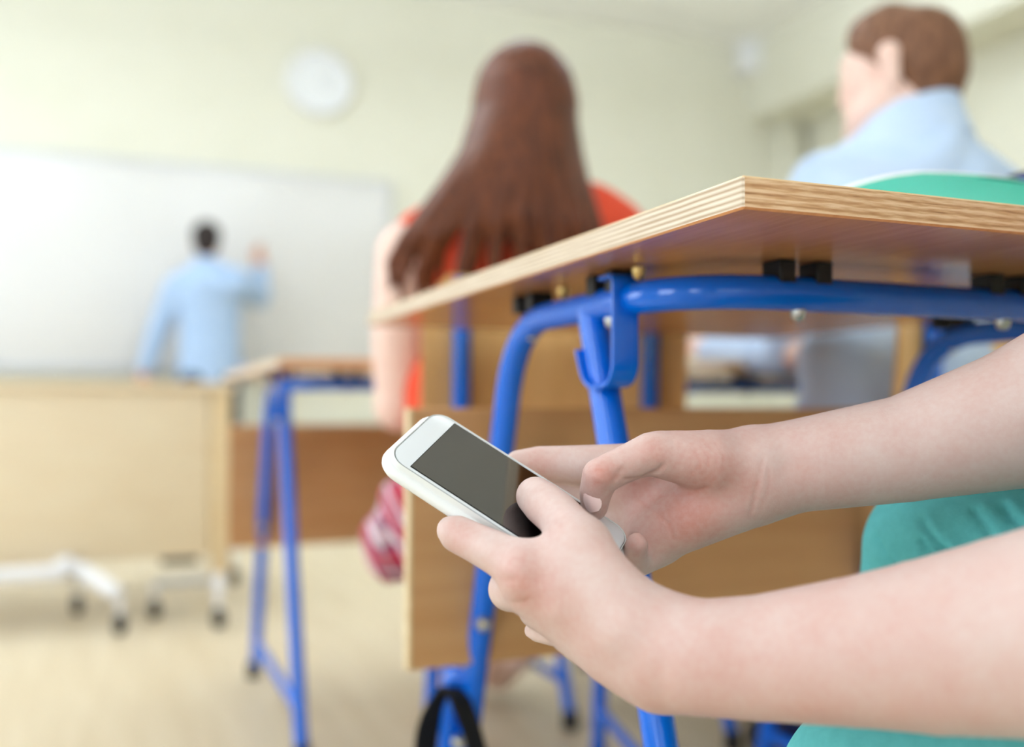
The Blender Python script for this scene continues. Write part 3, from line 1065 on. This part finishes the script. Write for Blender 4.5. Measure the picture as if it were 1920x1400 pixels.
for which in ('L', 'R'):
    ch = (L_groups if which == 'L' else R_groups)[0][0]
    c, d = ch[0][0].lerp(ch[1][0], .35), (ch[0][0] - ch[1][0]).normalized()
    if which == 'L': Lv, Lq, (Lf,) = cut(Lv, Lq, c, d, .5, (Lf,))
    else: Rv, Rq, (Rf,) = cut(Rv, Rq, c, d, .5, (Rf,))
    up = ((sl_ if which == 'L' else sr_) - ch[0][0]).normalized()
    Bv, Bq, _ = cut(Bv, Bq, ch[0][0] + up * .05, -up, .11)
n1, n2 = len(Lv), len(Lv) + len(Rv)
body = build_net('body', np.concatenate([Lv, Rv, Bv]), np.concatenate([Lq, Rq + n1, Bq + n2]), 'skin', stu, np.concatenate([Lf, Rf, np.zeros(len(Bv))]))
bm = bmesh.new()
bm.from_mesh(body.data)
be = [e for e in bm.edges if e.is_boundary]
for ch in (L_groups[0][0], R_groups[0][0]):
    c = ch[0][0] - STU
    bmesh.ops.bridge_loops(bm, edges=[e for e in be if (e.verts[0].co - c).length < .16])
for f in bm.faces: f.smooth = True
bm.to_mesh(body.data)
bm.free()


# thumb nail of the right hand
def nail(vs, pxx, pyy, along, across, L, Wd):
    c = Vector(surf(vs, pxx, pyy))
    al = (P(pxx + along[0], pyy + along[1], .556) - P(pxx, pyy, .556)).normalized()
    vn = vnormals(Rv, Rq)
    i = np.argmin(np.linalg.norm(vs - np.array(c), axis=1))
    n = Vector(vn[i]); n = (n - al * n.dot(al)).normalized()
    ac = al.cross(n)
    bm = bmesh.new()
    rows = []
    for k in range(9):
        v = -1 + k / 4
        row = []
        for j in range(9):
            u = -1 + j / 4
            w = math.sqrt(max(0, 1 - (abs(v) ** 3) * .75))
            p = c + al * v * L + ac * u * Wd * w + n * (.0009 - .0022 * (u * w) ** 2 - .0006 * v * v)
            row.append(bm.verts.new(p - STU))
        rows.append(row)
    for a, b in zip(rows, rows[1:]):
        for j in range(8): bm.faces.new((a[j], a[j + 1], b[j + 1], b[j]))
    g = bmesh.ops.extrude_face_region(bm, geom=list(bm.faces))
    for e in g['geom']:
        if isinstance(e, bmesh.types.BMVert): e.co -= n * .0012
    return bm


tag(obj('thumb_nail', nail(Rv, 1104, 946, (8, 26), 0, .0062, .0052), 'nail', stu), 'pale pink thumb nail')
# clothes of the student
Tv, Tq = organic([(wd([(STU + V(-.09, -.03, .50), .10), (STU + V(.09, -.03, .50), .10)]), .05), (wd([(STU + V(0, -.02, .55), .13), (STU + V(0, 0, .95), .135)]), .06, ((0, 1, 0), .7)),
                  (wd([(STU + V(-.15, .01, 1.0), .062), (STU + V(.15, .01, 1.0), .062)]), .05), ([(sl_, .062), (sl_.lerp(el, .45), .062)], .03), ([(sr_, .062), (sr_.lerp(er, .45), .062)], .03)], .008)
build_net('t_shirt', Tv, Tq, 'tee', stu)
hv, hq = organic([(wd([(STU + V(0, .05, 1.29), .098), (STU + V(0, .02, 1.25), .09)]), .03), (wd([(STU + V(0, .10, 1.335), .06)]), .03)], .008)
build_net('hair', hv, hq, 'hair_b', stu)
kr = px([(1735, 1010, .67, 118)])[0]
kl = P(1690, 1530, .52)
hipr, hipl = STU + V(.11, -.02, .51), STU + V(-.06, -.04, .49)
Pv, Pq = organic([([(hipr, .10), (hipr.lerp(kr[0], .6), .075), (P(1785, 1025, .665), .054), (P(1722, 1024, .672), .031)], .02),
                  ([(P(1722, 1035, .672), .034), (P(1722, 1190, .69), .046), (V(P(1712, 1190, .69).x + .03, .62, .10), .04)], .012),
                  ([(hipl, .10), (hipl.lerp(kl, .6), .085), (kl, .062)], .02), ([(kl, .058), (V(kl.x, kl.y + .05, .10), .045)], .02),
                  ([(hipr, .11), (hipl, .11)], .05)], .0032, it=3)
n = vnormals(Pv, Pq)
fd = np.zeros(len(Pv))
for pts, w, h in ((((1640, 1000), (1652, 1040), (1675, 1070)), .0024, .004), (((1725, 975), (1750, 1010), (1780, 1042)), .0026, .004), (((1720, 1005), (1732, 1030), (1745, 1050)), .0022, .003),
                  (((1830, 950), (1845, 990), (1860, 1020)), .0028, .003), (((1880, 940), (1900, 965), (1925, 985)), .0028, .004)):
    fd -= h * np.exp(-(seg_dist(Pv, [surf(Pv, *p) for p in pts]) / w) ** 2)
    fd += .5 * h * np.exp(-((seg_dist(Pv, [surf(Pv, p[0] + 12, p[1] - 4) for p in pts]) / (w * 1.6)) ** 2))
Pv = Pv + n * fd[:, None]
build_net('trousers', Pv, Pq, 'teal', stu)
for fx, fy in ((P(1712, 1190, .69).x + .03, .62), (kl.x, kl.y + .05)):
    vs, q = organic([(wd([(V(fx, fy - .04, .045), .042), (V(fx, fy + .06, .042), .04), (V(fx, fy + .15, .034), .032)]), .02)], .006)
    build_net('shoe', vs, q, 'dark', stu)
stool = make_chair(STU.x, STU.y - .25, 'plywood school chair under the person holding the phone')

# ================================================================== SEATED GIRL
G0 = V(.62, 1.45, 0)
girl = empty('person', G0, 'girl with long auburn hair and coral top seated with her back to us', 'person')
hl, hr = V(.60, 1.82, .735), V(.80, 1.86, .735)
gl = [(P(765, 475, 1.55), .05), (P(748, 640, 1.555), .043), (P(748, 762, 1.56), .037)]
gr = [(P(1150, 440, 1.69), .05), (P(1175, 620, 1.7), .043), (P(1170, 740, 1.72), .037)]
hc = P(985, 205, 1.63)
vs, q = organic([(gl, .01), ([gl[-1], (hl, .026), (hl + V(.03, .07, .0), .03), (hl + V(.05, .14, -.005), .018)], .012), (gr, .01), ([gr[-1], (hr, .026), (hr + V(-.03, .07, 0), .03), (hr + V(-.05, .14, -.005), .018)], .012),
                 ([(P(820, 440, 1.58), .05), (P(1110, 415, 1.67), .05)], .03), ([(P(965, 440, 1.63), .055), (P(975, 330, 1.635), .05)], .03),
                 ([(hc, .085), (hc + V(0, .04, -.06), .06)], .03), ([(hc + V(0, .10, -.02), .010), (hc + V(0, .115, -.04), .012)], .01),
                 (wd([(V(.55, 1.5, .49), .07), (V(.60, 1.88, .50), .055), (V(.67, 1.88, .12), .04), (V(.67, 1.98, .05), .035)]), .02), (wd([(V(.71, 1.5, .49), .07), (V(.76, 1.88, .50), .055), (V(.78, 1.88, .12), .04), (V(.78, 1.98, .05), .035)]), .02)], .008)
build_net('body', vs, q, 'skin2', girl)
vs, q = organic([([(P(850, 455, 1.58), .072), (P(1095, 425, 1.67), .072)], .04), ([(P(1090, 425, 1.67), .066), (P(1148, 440, 1.69), .062)], .03), ([(P(795, 450, 1.56), .05), (P(850, 440, 1.58), .06)], .02),
                 ([(P(965, 490, 1.62), .125), (P(960, 650, 1.61), .115), (P(955, 800, 1.60), .13)], .05, ((0, 1, 0), .75)), ([(P(870, 740, 1.56), .09), (P(1040, 740, 1.64), .09)], .05), ([(P(845, 745, 1.54), .06), (P(860, 830, 1.54), .07)], .04)], .008)
build_net('sleeveless_top', vs, q, 'red', girl)
vs, q = organic([(wd([(V(.53, 1.42, .49), .105), (V(.71, 1.42, .49), .105)]), .05), (wd([(V(.55, 1.5, .49), .088), (V(.58, 1.74, .50), .078)]), .03), (wd([(V(.71, 1.5, .49), .088), (V(.74, 1.74, .50), .078)]), .03),
                 (px([(815, 890, 1.50, 62), (745, 975, 1.49, 52), (726, 1030, 1.48, 50), (752, 1062, 1.48, 36)]), .03), (px([(790, 930, 1.47, 40), (765, 1050, 1.46, 34)]), .02)], .008)
n = vnormals(vs, q)
vs = vs + n * (.006 * np.sin(vs[:, 0] * 130 + vs[:, 2] * 40))[:, None]
build_net('plaid_skirt', vs, q, 'plaid', girl)
# hair: cap plus long locks
rng = random.Random(3)
hg = [([(P(985, 168, 1.62), .078), (P(985, 190, 1.62), .082)], .02), ([(P(985, 200, 1.615), .078), (P(984, 300, 1.595), .08)], .03), ([(P(982, 290, 1.585), .07), (P(975, 390, 1.545), .075)], .03, (tuple(FWD), .6))]
locks = []
NL = 40
cl = [rng.uniform(-9, 9) for _ in range(NL)]
for k in range(NL):
    u = -1 + 2 * (k + .5) / NL
    clump = math.sin(k * 1.35) * 9
    if u < -.3 and k % 3 == 1: continue
    x0 = 985 + 34 * u
    x1 = 983 + 78 * u
    x2 = 981 + 96 * u - (8 if u < -.4 else 0)
    spread = (215 if u < 0 else 150) * u
    x3 = 968 + spread + clump
    y3 = 395 + 45 * abs(u) * (1 if u < 0 else .4)
    x4 = 962 + spread * 1.14 + clump * 1.6 + rng.uniform(-8, 8)
    y4 = 480 + rng.uniform(-15, 45)
    bul = math.sqrt(max(.04, 1 - u * u))
    d = 1.62 - .085 * bul
    d2 = 1.60 - .10 * bul + .03 * u
    d3 = 1.50 + .07 * u - .03 * bul
    locks.append((px([(x0, 106 + 16 * u * u, 1.61 - .03 * bul, 17), (x1 * .65 + x0 * .35, 140 + 20 * u * u, 1.615 - .07 * bul, 19), (x1, 205, d, 21), (x2, 290, d2, 20), (x3 * .33 + x2 * .67, 345, (d2 + d3) / 2, 17), (x3, y3 + 10, d3, rng.uniform(10, 15)), (x4, y4, d3 + .01, rng.uniform(7, 11)), (x4 + rng.uniform(-6, 6), y4 + 60, d3 + .015, 4)]), .005))
vs, q = organic(hg + locks, .005, it=1)
build_net('long_hair', vs, q, 'hair_r', girl)

# ================================================================== SEATED BOY
B0 = V(1.17, 1.17, 0)
boy = empty('person', B0, 'boy with short brown hair and pale blue shirt seated at right', 'person')
ha = math.radians(47)
bf = (RGT * -math.sin(ha) + V(FWD.x, FWD.y, 0).normalized() * math.cos(ha)).normalized()     # where he faces
bl = V(-bf.y, bf.x, 0)                                                                       # his left
hc = P(1690, 142, 1.56)


def hb(f, l, u):
    return hc + bf * f * .74 + bl * l * .80 + V(0, 0, u)


boy_under = [([(P(1712, 285, 1.53), .05), (P(1700, 420, 1.53), .09), (P(1680, 700, 1.46), .09)], .03),
             ([(P(1565, 380, 1.55), .045), (P(1835, 390, 1.58), .045)], .03),
             ([(P(1540, 390, 1.56), .04), (P(1505, 520, 1.64), .036), (P(1480, 668, 1.72), .03), (P(1345, 655, 1.86), .024), (P(1318, 648, 1.92), .03), (P(1300, 655, 1.98), .016)], .012),
             ([(P(1840, 395, 1.59), .04), (P(1828, 560, 1.66), .036), (P(1800, 680, 1.68), .03), (P(1580, 680, 1.63), .024), (P(1520, 662, 1.62), .028), (P(1500, 668, 1.625), .028)], .012)]
vs, q = organic([([(hb(.02, 0, .03), .061), (hb(-.035, 0, .03), .061)], .03), ([(hb(.055, 0, -.02), .054), (hb(.06, 0, -.075), .043)], .04), ([(hb(.095, 0, -.10), .018)], .03),
                 ([(hb(.10, 0, .02), .014), (hb(.122, 0, -.022), .013)], .015), ([(hb(.105, .012, -.062), .01), (hb(.105, -.012, -.062), .01)], .01), ([(hb(.092, .03, .028), .016), (hb(.092, -.03, .028), .016)], .02),
                 ([(hb(.06, .05, -.07), .022), (hb(.02, .06, -.05), .024)], .02),
                 ([(hb(-.012, .090, .016), .019), (hb(-.018, .088, -.022), .013)], .004, (tuple(bl), .6)), ([(hb(-.008, -.083, .012), .014), (hb(-.014, -.083, -.022), .011)], .006, (tuple(bl), .6)),
                 ([(hb(-.02, 0, -.06), .058), (P(1712, 285, 1.53), .058)], .03)] + boy_under, .006)
build_net('body', vs, q, 'skin2', boy)
vs, q = organic([([(hb(.01, 0, .042), .066), (hb(-.04, 0, .032), .068)], .02), ([(hb(-.055, 0, -.01), .06), (hb(-.05, 0, -.055), .048)], .02), ([(hb(.03, 0, .078), .038), (hb(.06, .02, .07), .032)], .03), ([(hb(.0, .045, .03), .034), (hb(.03, .042, .045), .03)], .02)], .006)
build_net('short_hair', vs, q, 'hair_b', boy)
vs, q = organic([([(P(1565, 375, 1.55), .075), (P(1700, 350, 1.52), .08), (P(1835, 385, 1.58), .075)], .05), ([(P(1715, 262, 1.53), .068), (P(1712, 330, 1.53), .085)], .03),
                 ([(P(1700, 420, 1.53), .14), (P(1680, 600, 1.47), .135), (P(1670, 800, 1.44), .135)], .06), ([(P(1620, 690, 1.42), .055), (P(1618, 800, 1.42), .07)], .04),
                 ([(P(1535, 385, 1.56), .058), (P(1500, 520, 1.64), .052), (P(1478, 668, 1.72), .045), (P(1340, 655, 1.86), .034)], .02), ([(P(1845, 390, 1.59), .058), (P(1830, 560, 1.66), .052), (P(1800, 680, 1.68), .045), (P(1580, 680, 1.63), .036)], .02)], .007)
n = vnormals(vs, q)
vs = vs + n * (.004 * np.sin(vs[:, 2] * 70 + np.sin(vs[:, 0] * 25) * 3))[:, None]
build_net('shirt', vs, q, 'shirt', boy)
bm = bmesh.new()
ccen = P(1714, 236, 1.53)
rr = []
for k in range(25):
    a = 2 * math.pi * k / 24
    d = bf * math.cos(a) + bl * math.sin(a)
    hgt = .0 - .018 * math.cos(a)
    rr.append([bm.verts.new(ccen + d * r + V(0, 0, z + hgt) - B0) for r, z in ((.061, .0), (.066, .022), (.072, .0), (.086, -.04), (.082, -.042), (.066, -.005))])
for a, b in zip(rr, rr[1:]):
    for j in range(5): bm.faces.new((a[j], b[j], b[j + 1], a[j + 1]))
obj('collar', bm, 'shirt', boy, True, 80)
vs, q = organic([(wd([(V(1.07, 1.14, .49), .10), (V(1.25, 1.14, .49), .10)]), .05), (wd([(V(1.06, 1.2, .50), .085), (V(1.05, 1.58, .50), .065), (V(1.09, 1.36, .1), .05)]), .02), (wd([(V(1.26, 1.2, .50), .085), (V(1.27, 1.62, .50), .065), (V(1.27, 1.66, .1), .05)]), .02)], .008)
build_net('trousers', vs, q, 'jeans', boy)
for x, y in ((1.09, 1.30), (1.27, 1.63)):
    vs, q = organic([(wd([(V(x, y, .045), .043), (V(x, y + .1, .042), .04), (V(x, y + .18, .034), .032)]), .02)], .007)
    build_net('shoe', vs, q, 'dark', boy)

# ================================================================== TEACHER
TD = 5.7
T0 = P(395, 600, TD); T0.z = 0
tea = empty('person', T0, 'teacher in pale blue shirt writing on the whiteboard with raised arm', 'person')
td = V(0, 1, 0)
vs, q = organic([(px([(386, 455, TD, 24), (388, 440, TD, 25)]), .03), (px([(386, 462, TD + .05, 18)]), .03), (px([(388, 470, TD, 17), (390, 500, TD, 18)]), .02),
                 (px([(363, 452, TD, 4), (363, 460, TD, 4)]), .006), (px([(410, 450, TD, 4), (410, 459, TD, 4)]), .006),
                 (px([(489, 503, 6.06, 9), (486, 486, 6.09, 12), (483, 476, 6.11, 11)]), .01), (px([(481, 472, 6.1, 4.5), (482, 462, 6.1, 4), (490, 461, 6.13, 3)]), .004), (px([(488, 472, 6.1, 4.5), (491, 463, 6.12, 4)]), .004), (px([(477, 482, 6.08, 4.5), (476, 472, 6.1, 4)]), .004),
                 (px([(272, 690, TD, 10), (269, 712, TD, 13), (270, 732, TD, 9)]), .01),
                 (px([(390, 500, TD, 20), (394, 560, TD, 26), (394, 680, TD, 24)]), .03), (px([(345, 540, TD, 16), (440, 533, TD, 16)]), .03), (px([(328, 548, TD, 15), (297, 620, TD, 13), (272, 690, TD, 9)]), .02), (px([(448, 532, TD, 16), (486, 558, 5.85, 14), (489, 503, 6.06, 8)]), .02)], .011)
build_net('body', vs, q, 'skin3', tea)
vs, q = organic([(px([(387, 440, TD - .01, 27), (387, 446, TD - .015, 26)]), .02), (px([(386, 460, TD - .025, 22)]), .02)], .008)
build_net('short_hair', vs, q, 'hair_k', tea)
vs, q = organic([(px([(345, 535, TD, 26), (440, 528, TD, 26)]), .06), (px([(388, 498, TD, 22), (392, 525, TD, 36)]), .05), (px([(394, 555, TD, 58), (394, 620, TD, 54), (394, 705, TD, 57), (394, 722, TD, 57)]), .08, ((0, 1, 0), .62)),
                 (px([(328, 548, TD, 25), (297, 620, TD, 20), (274, 690, TD, 15)]), .05), (px([(448, 532, TD, 25), (486, 558, 5.85, 21), (489, 508, 6.04, 14)]), .04)], .011)
build_net('shirt', vs, q, 'shirt_t', tea)
fz = T0.copy()
vs, q = organic([(wd([(fz + V(-.07, 0, .78), .09), (fz + V(.07, 0, .78), .09)]), .05), (wd([(fz + V(-.08, 0, .76), .085), (fz + V(-.1, 0, .48), .07), (fz + V(-.1, 0, .09), .055)]), .03), (wd([(fz + V(.08, 0, .76), .085), (fz + V(.1, 0, .48), .07), (fz + V(.1, 0, .09), .055)]), .03)], .013)
build_net('trousers', vs, q, 'trousers', tea)
for s in (-1, 1):
    vs, q = organic([(wd([(fz + V(s * .1, -.03, .045), .044), (fz + V(s * .1, .10, .042), .042), (fz + V(s * .1, .17, .036), .034)]), .02)], .009)
    build_net('shoe', vs, q, 'dark', tea)
mp = P(486, 468, 6.09)
mk_ = empty('marker_pen', mp, 'thin marker pen in the raised hand of the teacher', 'pen')
d = (PY(492, 455, YF - .024) - mp)
obj('barrel', tube([V(0, 0, 0), d * .8], .008, 10), 'pigment', mk_)
obj('tip', tube([d * .8, d], [.005, .002], 8), 'pigment', mk_)

# ================================================================== BAGS
lb = near.location + V(.055, 0, 0)
st = empty('school_bag', (lb.x - .02, lb.y + .60, 0), 'black school bag hanging by its strap from the nearest desk leg', 'bag')
so = Vector(st.location)
a = P(848, 1262, 1.075)
obj('bag_body', box((-.26, -.06, 0), (-.03, .06, .19), .025, 3), 'web', st)
obj('bag_flap', box((-.265, -.067, .09), (-.025, .065, .197), .02, 3), 'web', st)
obj('buckle', box((-.165, -.072, .095), (-.125, -.064, .125), .003), 'alu', st)
pl = [P(797, 1420, 1.06), P(800, 1375, 1.06), P(810, 1340, 1.06), P(832, 1306, 1.06), P(846, 1288, 1.05), P(858, 1300, 1.035), P(872, 1335, 1.03), P(886, 1372, 1.03), P(898, 1420, 1.03)]
wv = RGT * .9 + FWD * .3
obj('strap', tube([p - so for p in fillet(pl, .03, 4)], 1, 16, flat=(.0135, .0022, (RGT * .85 + FWD * .5))), 'web', st)
# hanger on the desk leg that carries the strap
ho = near.location
p0, p1 = P(852, 1262, 1.07), P(845, 1300, 1.07)
obj('strap_peg', tube(fillet([P(885, 1275, 1.06) - ho, P(851, 1268, 1.065) - ho, P(845, 1300, 1.07) - ho, P(838, 1480, 1.075) - ho], [.02, .02], 6), .0118, 16), 'blue', near)
obj('bolt', lathe(bolt(.008, .008), 14, axis_mtx(P(860, 1391, 1.05) - ho, -FWD)), 'steel', near)
